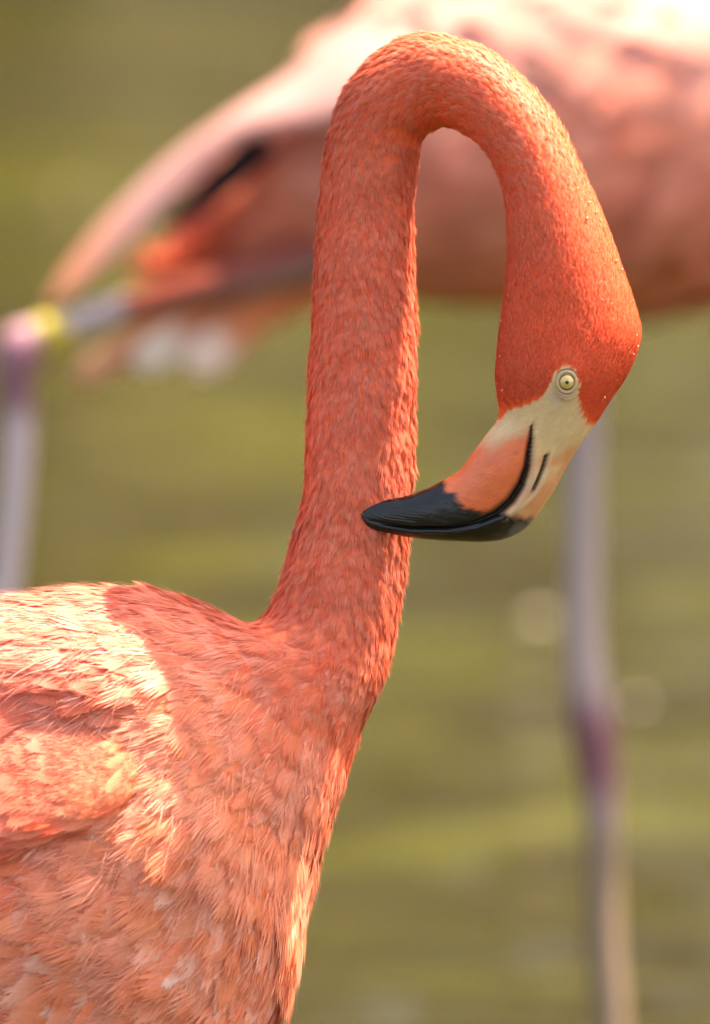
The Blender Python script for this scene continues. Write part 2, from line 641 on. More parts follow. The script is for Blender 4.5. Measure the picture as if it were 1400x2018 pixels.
# side bulges of scapulars and the folded wing, with the creases between them
Nn, Ss = grid_normals(G)
sn = np.abs(np.sin(np.linspace(0, 2 * np.pi, NPHI, endpoint=False)))[None, :]
def bump_uv(cu, cv, ru, rv, h, rot=0.0, p=2.0):
    c, s_ = math.cos(rot), math.sin(rot)
    du, dv = G0[..., 0] - cu, G0[..., 1] - cv
    a, b = (du * c + dv * s_) / ru, (-du * s_ + dv * c) / rv
    return h * np.exp(-((a * a + b * b) ** (p / 2)))
G0 = G.copy()
disp = np.zeros(G.shape[:2])
disp += bump_uv(-60, 1290, 360, 90, 42, 0.10, 3) * sn
disp -= bump_uv(30, 1600, 140, 26, 46, -0.2) * sn
disp += 9 * vnoise(G.reshape(-1, 3), 0.02, 5).reshape(disp.shape) * smooth(37, 40, row_st)[:, None]
disp += 2.5 * vnoise(G.reshape(-1, 3), 0.035, 6).reshape(disp.shape) * smooth(24, 28, row_st)[:, None]
G = G + Nn * disp[..., None]

# gape, nostril and bill details (all pressed into the mesh itself)
gape = np.array([(1043, 842), (1042, 866), (1039, 890), (1036, 922), (1025, 957), (1006, 988), (976, 1015), (932, 1033),
                 (880, 1042), (813, 1042), (760, 1034), (729, 1026), (700, 1018)], float)
nost = np.array([(1073, 900), (1068, 920), (1058, 945), (1046, 970)], float)
fold = np.array([(1046, 862), (1052, 900), (1050, 935), (1040, 965), (1018, 1000), (990, 1022)], float)
u, v = G[..., 0], G[..., 1]
gd, gs, gf = polydist(u, v, gape)
nd, ns_, nf = polydist(u, v, nost)
fd, fs_, ff = polydist(u, v, fold)
bill_rows = row_st < 14.6
gw = np.interp(gf, [0, .06, .25, .45, .6, 1], [1.5, 4, 6.5, 6.0, 4, 3])
side_ok = smooth(0.25, 0.55, np.broadcast_to(sn, u.shape))
groove = -13 * np.exp(-(gd / gw) ** 2) * side_ok * bill_rows[:, None] * smooth(.6, 4.5, row_st)[:, None]
groove += -7 * np.exp(-(nd / 3.2) ** 2) * side_ok
# raised lip right of the gape and the fold over the nostril
lip = 4.0 * np.exp(-((fd - 0) / 6.0) ** 2) * side_ok
nfold = np.array([(1080, 895), (1075, 925), (1063, 952), (1048, 978), (1020, 1005)], float)
od, os_, of_ = polydist(u, v, nfold)
lip += 3.2 * np.exp(-(od / 4.5) ** 2) * side_ok
lip *= bill_rows[:, None]
# brow / eye socket shape
EYE = np.array([1112.0, 752.0])
ed = np.hypot(u - EYE[0], v - EYE[1])
eyeb = 5.0 * np.exp(-(ed / 34) ** 2) * side_ok
PP = G.reshape(-1, 3)
strike = np.sin(1.15 * (gs * gd) + 2.5 * vnoise(PP * np.array([.3, .3, 1]), .05, 71).reshape(u.shape)) * .22 * smooth(6.0, 3.5, row_st)[:, None] * (gs > 0)
rough_ = (.9 * vnoise(PP, .09, 72) + .5 * vnoise(PP, .3, 73)).reshape(u.shape) * bill_rows[:, None]
wrk = .55 * np.sin(.75 * (v + .35 * u) + 3 * vnoise(PP, .03, 74).reshape(u.shape)) * smooth(12.2, 12.8, row_st)[:, None] * smooth(17, 15, row_st)[:, None]
G = G + Nn * (groove + lip + eyeb + strike + rough_ + wrk)[..., None]
Nn, Ss = grid_normals(G)

# colours of skin and bill
skin_poly = [(985, 828), (997, 811), (1034, 801), (1061, 788), (1079, 762), (1088, 738), (1107, 724), (1128, 734), (1140, 764),
             (1134, 788), (1142, 815), (1156, 839), (1175, 842), (1200, 870), (1200, 1120), (600, 1120), (600, 930), (930, 840), (975, 832)]
uu, vv = G[..., 0], G[..., 1]
jit = 4.0 * vnoise(G.reshape(-1, 3), 0.16, 11).reshape(uu.shape)
is_skin = inpoly(uu, vv, skin_poly)
P3 = G.reshape(-1, 3)
n1 = vnoise(P3, 0.05, 21).reshape(uu.shape)
n2 = vnoise(P3, 0.2, 22).reshape(uu.shape)
n3 = vnoise(P3 * np.array([1, 1, .3]), 0.5, 23).reshape(uu.shape)
def mixc(a, b, t):
    return a * (1 - t[..., None]) + b * t[..., None]
c_plum = np.array([0.66, 0.075, 0.018])
c_beige = np.array([0.58, 0.395, 0.20])
c_or = np.array([0.66, 0.135, 0.045])
c_pale = np.array([0.56, 0.225, 0.095])
c_blk = np.array([0.007, 0.006, 0.006])
col = np.broadcast_to(c_plum, uu.shape + (3,)).copy()
col = mixc(col, np.broadcast_to(np.array([0.80, 0.16, 0.07]), col.shape), smooth(24, 36, row_st)[:, None] * np.ones_like(uu))
upper = gs < 0            # outer side of the gape (upper mandible)
cs = np.broadcast_to(c_beige, uu.shape + (3,)).copy() * (1 + 0.10 * n2[..., None] + .06 * n3[..., None])
# lower mandible turns orange
dl, sl_, fl_ = polydist(uu, vv, [(900, 860), (960, 880), (1000, 862), (1030, 850), (1060, 840)])
low_or = smooth(-26, 24, sl_ * dl + 9 * n1 + 6 * n2)
cs = np.where(upper[..., None], cs, mixc(cs, np.broadcast_to(c_or, cs.shape) * (1 + .14 * n1[..., None] + .10 * n2[..., None] + .05 * n3[..., None]), low_or))
# orange blotches on the upper mandible
ub = smooth(865, 905, vv + 14 * n1) * smooth(-0.35, 0.45, n1 + 0.5 * n2 + 0.15)
cs = np.where(upper[..., None], mixc(cs, np.broadcast_to(c_pale, cs.shape), ub * 0.9), cs)
# pale lips
cs = mixc(cs, np.broadcast_to(np.array([0.58, 0.36, 0.22]), cs.shape), np.exp(-(fd / 5) ** 2) * upper * .8)
cs = mixc(cs, np.broadcast_to(np.array([0.58, 0.40, 0.24]), cs.shape), np.exp(-(od / 4) ** 2) * upper * .8)
# black tip
bl_line = [(855, 925), (868, 948), (888, 972), (903, 990), (918, 1001), (940, 1011), (962, 1012), (982, 1003), (1002, 985)]
bd, bs, bf = polydist(uu, vv, bl_line)
fing = 9 * vnoise(np.c_[P3[:, 0] * .5 + P3[:, 1] * .8, P3[:, 0] * .1, P3[:, 2]], 0.22, 31).reshape(uu.shape)
blk = smooth(-6, 5, bs * bd + fing)
blk = np.where(uu > 1003, 0, blk)
b2, s2, f2 = polydist(uu, vv, [(990, 1012), (1020, 1022), (1038, 1022), (1060, 1030)])
blk_up = smooth(-3, 3, s2 * b2 + fing * .5)
blk_up = np.maximum(blk_up, (uu < 985) * 1.0)
black = np.where(upper, blk_up, np.maximum(blk, (uu < 860) * 1.0))
black = np.maximum(black, np.exp(-(gd / (gw * 1.35)) ** 4))          # dark gape
stripe = (~upper) * np.exp(-(gd / np.interp(gf, [0, .1, .3, .5, 1], [1, 7, 15, 17, 17])) ** 4)
black = np.maximum(black, stripe)
black = np.maximum(black, 0.97 * np.exp(-(nd / 3.6) ** 4) * upper)
black = np.clip(black, 0, 1) * bill_rows[:, None]
scuff = smooth(.55, .95, vnoise(np.c_[P3[:, 0] * .35 + P3[:, 1] * .2, P3[:, 1] * .9 - P3[:, 0] * .3, P3[:, 2] * .4], .35, 81)).reshape(uu.shape)
cs = cs * (1 - .22 * scuff[..., None])
cs = mixc(cs, np.broadcast_to(c_blk, cs.shape) * (1 + 1.6 * scuff[..., None]), black)
# bluish wrinkled skin under the eye
el = np.exp(-(np.hypot(uu - 1092, vv - 785) / 16) ** 2)
cs = mixc(cs, np.broadcast_to(np.array([0.44, 0.36, 0.31]), cs.shape), el * .5)
col = np.where(is_skin[..., None], cs, col)
col = np.clip(col, 0.005, 1)

BASE = W(np.array([-60.0, 2000.0, 0.0]))
BASE[2] = 0.0
near = thing("flamingo", "coral flamingo in sharp focus bending its neck to preen with the bill", "flamingo", BASE)

def Lw(p):
    return W(p) - BASE

nr = G.shape[0]
faces = grid_faces(nr, NPHI)
fr_row = np.repeat(np.arange(nr - 1), NPHI)
fcen_side = upper.reshape(-1)[faces[:, 0]]
billf = row_st[fr_row] < 13.2
Vw = Lw(G.reshape(-1, 3))
Nw = dirW(Nn.reshape(-1, 3))
# make winding agree with the outward normals
f0 = faces[len(faces) // 2]
fn = np.cross(Vw[f0[1]] - Vw[f0[0]], Vw[f0[2]] - Vw[f0[0]])
if fn @ Nw[f0[0]] < 0:
    faces = faces[:, ::-1]

def submesh(name, mask, mat):
    f = faces[mask]
    used = np.unique(f)
    mp = np.full(len(Vw), -1)
    mp[used] = np.arange(len(used))
    me = mesh(name, Vw[used], mp[f], col.reshape(-1, 3)[used])
    me.normals_split_custom_set_from_vertices([tuple(x) for x in Nw[used]])
    return obj(name, me, mat, near)

body = submesh("body", ~billf, M_skin)
up_bill = submesh("upper_bill", billf & fcen_side, M_bill)
lo_bill = submesh("lower_bill", billf & ~fcen_side, M_bill)
lo_bill["label"] = "deep orange lower bill with black tip"

# ---- bill lamellae: fine comb along the cutting edge
def lamellae():
    Q2 = np.array([(745, 1033), (790, 1042), (850, 1047), (905, 1043), (950, 1032)], float)
    q = catmull(Q2, 20)
    d = np.r_[0, np.cumsum(np.linalg.norm(np.diff(q, axis=0), axis=1))]
    pos = np.arange(0, d[-1], 4.2)
    V, Fc, zs = [], [], []
    flat = G.reshape(-1, 3)
    near_side = flat[flat[:, 2] > Q[:, 5].repeat(NPHI)]
    for p in pos:
        a = np.array([np.interp(p, d, q[:, 0]), np.interp(p, d, q[:, 1])])
        k = np.argmin(np.hypot(near_side[:, 0] - a[0], near_side[:, 1] - a[1] - 4))
        zs.append(near_side[k, 2])
    zs = np.convolve(np.pad(zs, 6, mode='edge'), np.ones(13) / 13, 'valid')
    for p, z in zip(pos, zs):
        a = np.array([np.interp(p, d, q[:, 0]), np.interp(p, d, q[:, 1])])
        z -= 1.5
        b = len(V)
        for dx in (-1.1, 1.1):
            for dv, dz in ((-4, -5), (-3, 1.0), (5, 1.5), (6, -4)):
                V.append((a[0] + dx, a[1] + dv, z + dz))
        for i in range(3):
            Fc.append((b + i, b + i + 1, b + 5 + i, b + 4 + i))
        Fc += [(b, b + 3, b + 2, b + 1), (b + 4, b + 5, b + 6, b + 7), (b + 3, b, b + 4, b + 7)]
    me = mesh("lamellae", Lw(np.array(V)), Fc, None, False)
    o = obj("lamellae", me, plain_mat("lamella_keratin", (0.02, 0.015, 0.012), 0.35), up_bill)
    o["kind"] = "stuff"
lamellae()

# ---- eye
flat = G.reshape(-1, 3)
fN = Nn.reshape(-1, 3)
sel = flat[:, 2] > 200
k = np.where(sel)[0][np.argmin(np.hypot(flat[sel, 0] - EYE[0], flat[sel, 1] - EYE[1]))]
eye_n = norm(fN[k] * np.array([0.45, 0.45, 1]))
eye_p = flat[k]
ES = 0.9
ex = norm(np.cross(np.array([0, 1.0, 0]), eye_n))
ey = np.cross(eye_n, ex)
def cap(rad, ang0, ang1, n=40, m=10, sx=1.0):
    V, Fc = [], []
    for i in range(m + 1):
        a = ang0 + (ang1 - ang0) * i / m
        for j in range(n):
            t = 2 * math.pi * j / n
            V.append(ES * rad * (math.sin(a) * math.cos(t) * ex * sx + math.sin(a) * math.sin(t) * ey + math.cos(a) * eye_n))
    return np.array(V), grid_faces(m + 1, n)
ecen = eye_p - eye_n * 13.2
def eye_piece(name, rad, a0, a1, mat, parent, colr=None):
    V, Fc = cap(rad, a0, a1)
    me = mesh(name, Lw(ecen + V), Fc, colr(V) if colr else None)
    return obj(name, me, mat, parent)
m_iris = vcol_mat("iris", rough=0.2, bump=0.05, scale=1500, coat=0.8)
def iris_col(V):
    r = np.linalg.norm(V - (V @ eye_n)[:, None] * eye_n, axis=1) / ES
    t = smooth(13.8, 15.6, r)
    inner = smooth(6.5, 3.5, r)
    c = np.array([0.54, 0.37, 0.11])[None] * (1 - .18 * inner[:, None])
    return c * (1 - t[:, None]) + np.array([0.05, 0.03, 0.014])[None] * t[:, None]
eye = eye_piece("eye", 22.5, 0.0, math.pi * .6, plain_mat("eye_white", (0.25, 0.17, 0.08), 0.3), near)
eye_piece("iris", 22.9, 0.0, 0.83, m_iris, eye, iris_col)
eye_piece("pupil", 23.3, 0.0, 0.175, plain_mat("pupil", (0.01, 0.008, 0.006), 0.15), eye)
def lid(name, R, rt, off, sx, sy, colr, wob=0.0, arc=(0, 2 * math.pi), taper=False):
    V, cc = [], []
    n, m = 56, 10
    r_ = np.random.default_rng(5)
    closed = abs(arc[1] - arc[0]) > 6.2
    for i in range(n):
        t = arc[0] + (arc[1] - arc[0]) * i / (n if closed else n - 1)
        k2 = 1.0 if not taper else max(0.05, math.sin(math.pi * i / (n - 1)))
        cx = R * (1 + wob * math.sin(5 * t + 1)) * (math.cos(t) * sx * ex + math.sin(t) * sy * ey)
        rad = norm(cx)
        for j in range(m):
            a = 2 * math.pi * j / m
            V.append(eye_p + eye_n * off + cx + rt * k2 * (math.cos(a) * rad + math.sin(a) * eye_n * .75))
    V = np.array(V).reshape(n, m, 3)
    if closed:
        V = np.concatenate([V, V[:1]], 0)
    me = mesh(name, Lw(V.reshape(-1, 3)), grid_faces(V.shape[0], m), np.broadcast_to(np.array(colr), (V.shape[0] * m, 3)))
    o = obj(name, me, M_skin, near)
    return o
lid("eyelid", 20.6, 3.6, 0.2, 0.88, 0.98, (0.44, 0.31, 0.17))
lid("eyelid_fold", 25.0, 1.3, .4, 0.92, 1.06, (0.16, 0.11, 0.075), 0.03, (3.4, 6.0), True)
lid("eyelid_fold", 27.0, 2.0, -.8, 0.90, 1.02, (0.52, 0.37, 0.21), 0.03, (.2, 2.9), True)
lid("eyelid_fold", 33.0, 1.8, -1.6, 0.82, 1.0, (0.50, 0.36, 0.20), 0.03, (.6, 2.5), True)

# ---- plumage colours along the bird (pigment only)
def plum_col(P, st, r):
    n = len(P)
    head = np.array([0.74, 0.080, 0.016])
    neck = np.array([0.86, 0.172, 0.084])
    arch = np.array([0.84, 0.142, 0.054])
    chest = np.array([0.85, 0.165, 0.070])
    belly = np.array([0.88, 0.250, 0.110])
    back = np.array([0.72, 0.135, 0.082])
    st = np.asarray(st, float)
    c = np.zeros((n, 3))
    keys = [14, 18, 22, 27, 33, 36, 38, 40, 50]
    vals = [head, head, arch * .95, arch, neck, neck * .98, chest, belly, belly]
    for j in range(3):
        c[:, j] = np.interp(st, keys, [x[j] for x in vals])
    tb = smooth(37.0, 39.5, st) * smooth(520, 150, P[:, 0] + 0.55 * (P[:, 1] - 1250) + 60 * vnoise(P, 0.012, 41))
    tb = np.clip(tb, 0, 1)
    c = c * (1 - tb[:, None]) + back * tb[:, None]
    nz = vnoise(P, 0.03, 42)
    c = c * (1 + 0.09 * nz[:, None]) * (1 + r.normal(0, .045, (n, 1)))
    gb = 1 + r.normal(0, .05, n) + .12 * vnoise(P, .045, 43)
    c[:, 1] *= gb
    c[:, 2] *= gb ** 1.6 * (1 + r.normal(0, .05, n))
    return np.clip(c, 0.01, 0.92), tb

def tip_col(c, k):
    return np.clip(c * (1 - k) + np.array([0.90, 0.62, 0.52]) * k, 0, .93)

r = np.random.default_rng(101)
wts = ((row_st > 14) & (row_st < 20.5))[:, None] * (~is_skin) * 1.0
# head: fine, hair-like
P, N, S, ri = sample_grid(G, Nn, Ss, 32000, r, wts * np.interp(row_st, [14, 16.5, 18], [1.9, 1.4, 1.0])[:, None])
def place(P, N, S, r, ang=0.16, tilt=0.0):
    Y = norm(S - (S * N).sum(1, keepdims=True) * N)
    X = norm(np.cross(Y, N))
    a = r.normal(0, ang, (len(P), 1))
    Y2 = Y * np.cos(a) + X * np.sin(a)
    X2 = norm(np.cross(Y2, N))
    return X2, Y2
X, Y = place(P, N, S, r, .14)
cA, _ = plum_col(P, row_st[ri], r)
st_ = row_st[ri]
L = np.interp(st_, [14, 16, 18, 20.5], [11, 15, 19, 24]) * r.uniform(.8, 1.2, len(P))
Wd = np.interp(st_, [14, 16.5, 20.5], [1.7, 2.8, 4.6]) * r.uniform(.8, 1.2, len(P))
H = np.interp(st_, [14, 20.5], [2.2, 4.5]) * r.uniform(.6, 1.4, len(P))
v_, f_, c_, n_ = instance(HAIRS, P - N * 1.0, X, Y, N, L, Wd, H, cA, tip_col(cA, .18), r.uniform(.2, .9, len(P)), 5)
o = obj("head_plumage", mesh("head_plumage", Lw(v_), f_[:, ::-1], c_, nrm=dirW(n_)), M_down, near)
o["kind"] = "stuff"

# neck: overlapping little tufts
wts = ((row_st > 19.3) & (row_st < 38.2))[:, None] * np.interp(row_st, [19, 22, 30, 36, 38.2], [2.4, 1.6, 1.0, .62, .40])[:, None] * np.ones_like(uu)
P, N, S, ri = sample_grid(G, Nn, Ss, 47000, r, wts)
X, Y = place(P, N, S, r, .2)
st_ = row_st[ri]
cA, _ = plum_col(P, st_, r)
sz = r.uniform(.58, 1.0, len(P))
L = np.interp(st_, [19, 22, 27, 33, 36, 38], [26, 30, 34, 42, 50, 62]) * sz
Wd = np.interp(st_, [19, 22, 27, 33, 36, 38], [4.8, 5.8, 7.0, 8.6, 10.5, 14]) * sz
H = np.interp(st_, [19, 22, 27, 33, 36, 38], [3.0, 3.7, 4.3, 4.9, 6, 5.5]) * np.minimum(.45 + r.exponential(.55, len(P)), 2.6)
tipd = np.hypot(P[:, 0] - 722, P[:, 1] - 1000)
nearbill = (tipd < 42) & (P[:, 2] > 60)          # feathers parted by the bill tip stand up
H = np.where(nearbill, np.maximum(H, 9) * 1.7, H)
L = np.where(nearbill, L * 1.15, L)
v_, f_, c_, n_ = instance(TUFTS, P - N * 2.0, X, Y, N, L, Wd, H, cA, tip_col(cA, .32), r.uniform(.1, 1.0, len(P)), 6)
o = obj("neck_plumage", mesh("neck_plumage", Lw(v_), f_[:, ::-1], c_, nrm=dirW(n_)), M_down, near)
o["kind"] = "stuff"

# body: contour feathers, evenly spaced
def thin(P, rad, r):
    """dart throwing with a local radius; returns kept indices"""
    cell = 20.0
    grid = {}
    keep = []
    for i in range(len(P)):
        p = P[i]
        rr = rad[i]
        ci = (p // cell).astype(int)
        n = int(rr // cell) + 1
        ok = True
        for dx in range(-n, n + 1):
            for dy in range(-n, n + 1):
                for dz in range(-n, n + 1):
                    for j in grid.get((ci[0] + dx, ci[1] + dy, ci[2] + dz), ()):
                        if ((P[j] - p) ** 2).sum() < rr * rr:
                            ok = False
                            break
                    if not ok: break
                if not ok: break
            if not ok: break
        if ok:
            keep.append(i)
            grid.setdefault(tuple(ci), []).append(i)
    return np.array(keep)

wts = (row_st > 36.6)[:, None] * np.where(G[..., 2] > -60, 1.0, .35) * np.where(G[..., 0] > -120, 1, .3)
P, N, S, ri = sample_grid(G, Nn, Ss, 24000, r, wts)
jj = sample_grid.j
st_ = row_st[ri]
size = np.interp(st_, [36.6, 38, 39.5, 41, 42.5, 50], [44, 62, 92, 128, 156, 170]) * r.uniform(.8, 1.25, len(P))
backm = smooth(1420, 1300, P[:, 1]) * smooth(500, 350, P[:, 0])
size = size * (1 - backm) + np.maximum(size, 118 * r.uniform(.8, 1.15, len(P))) * backm
size = size * np.interp(N[:, 1], [-1, -.8, -.5], [.5, .6, 1.0])      # shorter along the ridge of the back
hidden = (P[:, 2] < -60) | (P[:, 0] < -120) | (P[:, 1] > 2120)
kp = thin(P, size * np.where(hidden, .38, .165), r)
print('contour feathers', len(kp))
P, N, S, ri, st_, size, hidden, backm, jj = [a[kp] for a in (P, N, S, ri, st_, size, hidden, backm, jj)]
fl_ = (smooth(560, 250, P[:, 0]) * .75)[:, None]
S = norm(S + fl_ * np.array([-1.0, 0, 0]))
X, Y = place(P, N, S, r, .24)
# feathers lie tilted over the ones behind them
N2 = norm(N + Y * -0.05)
Y2 = norm(Y + N * 0.025)
cA, tb = plum_col(P, st_, r)
lowp = smooth(1500, 1850, P[:, 1]) * r.random(len(P)) ** 1.1
cB = tip_col(cA, .52)
cB = cB * (1 - .7 * tb[:, None]) + tip_col(cA, .2) * .7 * tb[:, None]
cB = cB * (1 - lowp[:, None] * .85) + np.array([.92, .74, .66]) * lowp[:, None] * .85
palef = np.clip(smooth(.0, .9, vnoise(P, .022, 61) + .25 * r.normal(size=len(P))) * .5, 0, .6)[:, None] * (1 - .6 * tb[:, None])
cA = cA * (1 - palef) + np.array([.80, .34, .25]) * palef
pale = np.clip(r.uniform(.15, .95, len(P)) * (.55 + .45 * lowp) + .1, 0, 1)
Wd = size * r.uniform(.21, .30, len(P))
H = size * .045
gm = (row_st > 35.5)
bend = conform(P - N * 4, Y2, size, G[gm][:, ::3].reshape(-1, 3), Nn[gm][:, ::3].reshape(-1, 3))
LEVELS = (-.05, 0.0, .05, .10, .15, .20, .25, .30)
vm = {}
for li, lv in enumerate(LEVELS):
    for k, (tv, tf, tg, ts, tb_) in enumerate(VANES):
        t2 = tv.copy()
        t2[:, 2] -= lv / .045 * t2[:, 1] ** 2
        nz_ = norm(np.c_[tv[:, 0] * .30 + 0.7 * (ts - 1), (ts - 1) * .9 + 2 * lv * tv[:, 1], np.full(len(tv), 1.0)])
        # normals are given in the stretched local frame of the feather
        nl = norm(np.c_[nz_[:, 0] * .29, nz_[:, 1], nz_[:, 2] * .045])
        me = mesh("feather", t2, tf, None, True, {"grad": tg, "strand": ts, "barb": tb_ + 3.7 * k}, nrm=nl)
        me.materials.append(M_contobj)
        vm[li, k] = me

def emit(P, X, Y2, N2, N, size, Wd, H, cA, cB, pale, lowp, bend, show, count, parent, bulk_name, bulk_parent, backm_):
    """the feathers that show largest become single parts, the rest one mass"""
    top = np.argsort(-show)[:count]
    top = top[show[top] > 0]
    rest = np.setdiff1d(np.arange(len(P)), top)
    v_, f_, c_, n_ = instance(VANES, P[rest] - N[rest] * 4, X[rest], Y2[rest], N2[rest], size[rest], Wd[rest], H[rest], cA[rest], cB[rest], pale[rest], 8, bend[rest])
    o = obj(bulk_name, mesh(bulk_name, Lw(v_), f_[:, ::-1], c_, attrs={"barb": instance.barb}, nrm=dirW(n_)), M_cont, bulk_parent)
    o["kind"] = "stuff"
    Pw = Lw(P - N * 4)
    Xw, Yw, Nw2 = dirW(X), dirW(Y2), dirW(N2)
    for i in top:
        o = bpy.data.objects.new("feather", vm[int(np.argmin(np.abs(np.array(LEVELS) - bend[i]))), int(r.integers(0, len(VANES)))])
        C.objects.link(o)
        o.parent = parent
        m = Matrix.Identity(4)
        for j in range(3):
            m[j][0] = Xw[i][j] * Wd[i] * PX
            m[j][1] = Yw[i][j] * size[i] * PX
            m[j][2] = Nw2[i][j] * H[i] * PX
            m[j][3] = Pw[i][j]
        o.matrix_basis = m
        o.color = (*cA[i], float(np.clip(pale[i] * (.48 + .45 * lowp[i]) * (.35 if backm_[i] else 1), 0, .9)))

facing = (N[:, 2] > 0.15) & ~hidden & (P[:, 0] > -30) & (P[:, 1] < 2050)
emit(P, X, Y2, N2, N, size, Wd, H, cA, cB, pale, lowp, bend, np.where(facing, size * np.clip(N[:, 2], 0, 1) ** .5, 0), 230, body, "body_plumage", near, tb > .5)

# ---- folded wing lying on the flank
flat = G.reshape(-1, 3)
def flank_z(a, b):
    k = np.where(flat[:, 2] > 60)[0]
    return flat[k[np.argmin((flat[k, 0] - a) ** 2 + (flat[k, 1] - b) ** 2)], 2]
WS = [(296, 1446, 298, 1462, 6), (280, 1412, 294, 1500, 32), (232, 1376, 274, 1556, 56), (165, 1362, 225, 1600, 74), (95, 1368, 150, 1628, 84), (25, 1412, 65, 1650, 88),
      (-60, 1470, -25, 1672, 86), (-220, 1540, -180, 1710, 78), (-420, 1610, -390, 1750, 60), (-650, 1690, -640, 1780, 36), (-800, 1750, -798, 1780, 8)]
WS = [(a, b, c, d, w, flank_z((a + c) / 2, (b + d) / 2) - 26) for a, b, c, d, w in WS]
WS = [(a, b, c, d, w * .60, z - 1) for a, b, c, d, w, z in WS]
for side in (1, -1):
    GW, QW = sweep([(a, b, c, d, w, z * side) for a, b, c, d, w, z in WS], 96, lambda i: 6.0)
    hw_ = np.hypot(QW[:, 0] - QW[:, 2], QW[:, 1] - QW[:, 3]) / 2
    GW[..., 2] -= side * .42 * hw_[:, None] * np.cos(np.linspace(0, 2 * np.pi, 96, endpoint=False))[None, :]
    NW, SW = grid_normals(GW)
    fw = GW.reshape(-1, 3)
    wcol = np.broadcast_to(np.array([.60, .060, .036]), (len(fw), 3))
    wing_near = obj("wing", mesh("wing", Lw(fw), grid_faces(GW.shape[0], 96), wcol), M_skin, near)
    P, N, S, ri = sample_grid(GW, NW, SW, 7000 if side > 0 else 900, r, np.where(NW[..., 2] * side > -.45, 1.0, .02) * np.interp(GW[..., 0], [-300, 0, 120, 200, 300], [.5, 1, 2, 5, 9]))
    jj = sample_grid.j
    size = np.interp(P[:, 0], [-500, 0, 200, 300], [180, 145, 110, 66]) * r.uniform(.85, 1.12, len(P))
    okd = np.abs(N @ norm(np.array([-1.0, .12, 0]))) < .62
    P, N, S, ri, jj, size = [a[okd] for a in (P, N, S, ri, jj, size)]
    kp = thin(P, size * (.17 if side > 0 else .3), r)
    P, N, S, ri, jj, size = [a[kp] for a in (P, N, S, ri, jj, size)]
    S = norm(np.array([-1.0, .12, 0]) + (smooth(1400, 1620, P[:, 1]) * .55)[:, None] * np.array([0, 1.0, 0]))
    X, Y = place(P, N, S, r, .16)
    cA, tb = plum_col(P, np.full(len(P), 41.0), r)
    pf = np.clip(smooth(-.2, .9, vnoise(P, .02, 63) + .2 * r.normal(size=len(P))) * .5, 0, .6)[:, None]
    cA = cA * (1 - pf) + np.array([.72, .21, .15]) * pf
    z0 = np.zeros(len(P))
    show = np.where((N[:, 2] > .1) & (P[:, 0] > -20), size, 0) if side > 0 else z0
    emit(P + N * 1, X, norm(Y + N * .015), norm(N - Y * .02), N, size, size * r.uniform(.26, .34, len(P)), size * .03, cA, tip_col(cA, .2), r.uniform(.2, 1, len(P)), z0,
         conform(P - N * 3, norm(Y + N * .015), size, fw, NW.reshape(-1, 3), 2.5), show, 70, wing_near, "wing_plumage", wing_near, np.ones(len(P), bool))

    # short soft feathers over the bend of the wing, radiating back from its front end
    P, N, S, ri = sample_grid(GW, NW, SW, 1500 if side > 0 else 500, r, np.interp(GW[..., 0], [60, 150, 230, 300], [0, .25, 1, 1.6]))
    S = norm(S + np.interp(P[:, 0], [150, 260], [1.2, .25])[:, None] * np.array([-1.0, .25, 0]))
    X, Y = place(P, N, S, r, .2)
    cA, tb = plum_col(P, np.full(len(P), 41.0), r)
    Lf = np.interp(P[:, 0], [100, 200, 300], [78, 58, 36]) * r.uniform(.75, 1.2, len(P))
    v_, f_, c_, n_ = instance(SOFT, P - N * 1.0, X, Y, N, Lf, Lf * .22, Lf * .07, cA, tip_col(cA, .22), r.uniform(.1, 1, len(P)), 21, np.clip(conform(P, Y, Lf, fw, NW.reshape(-1, 3), 3.0), -.05, .3))
    o = obj("bend_plumage", mesh("bend_plumage", Lw(v_), f_[:, ::-1], c_, nrm=dirW(n_)), M_down, wing_near)
    o["kind"] = "stuff"

# ---- loose hair-fine filaments lying over the body feathers
def wisps():
    wts = (row_st > 38.6)[:, None] * (G[..., 2] > -40) * (G[..., 0] > -150) * 1.0
    P, N, S, ri = sample_grid(G, Nn, Ss, 2600, r, wts)
    X, Y = place(P, N, S, r, .24)
    n = len(P)
    L = np.interp(row_st[ri], [37, 40, 43], [28, 62, 95]) * r.uniform(.6, 1.4, n)
    bend = r.normal(0, .34, n) * L
    ts = np.linspace(0, 1, 6)
    wid = r.uniform(.55, 1.05, n)
    cen = (P + N * 5)[:, None, :] + Y[:, None, :] * (ts[None, :, None] * L[:, None, None]) + X[:, None, :] * ((ts ** 2)[None, :, None] * bend[:, None, None]) \
        + N[:, None, :] * (np.sin(ts * 2.2)[None, :, None] * (L * .11)[:, None, None])
    w_ = (wid[:, None] * (1.05 - ts[None, :]))[..., None] * X[:, None, :]
    V = np.stack([cen - w_, cen + w_], 2).reshape(-1, 3)
    b = (np.arange(n) * 12)[:, None] + (np.arange(5) * 2)[None, :]
    Fq = np.stack([b, b + 1, b + 3, b + 2], -1).reshape(-1, 4)
    c, _ = plum_col(P, row_st[ri], r)
    c = tip_col(c, .45)
    o = obj("filament_plumage", mesh("filament_plumage", Lw(V), Fq, np.repeat(c, 12, 0)), M_down, near)
    o["kind"] = "stuff"
wisps()

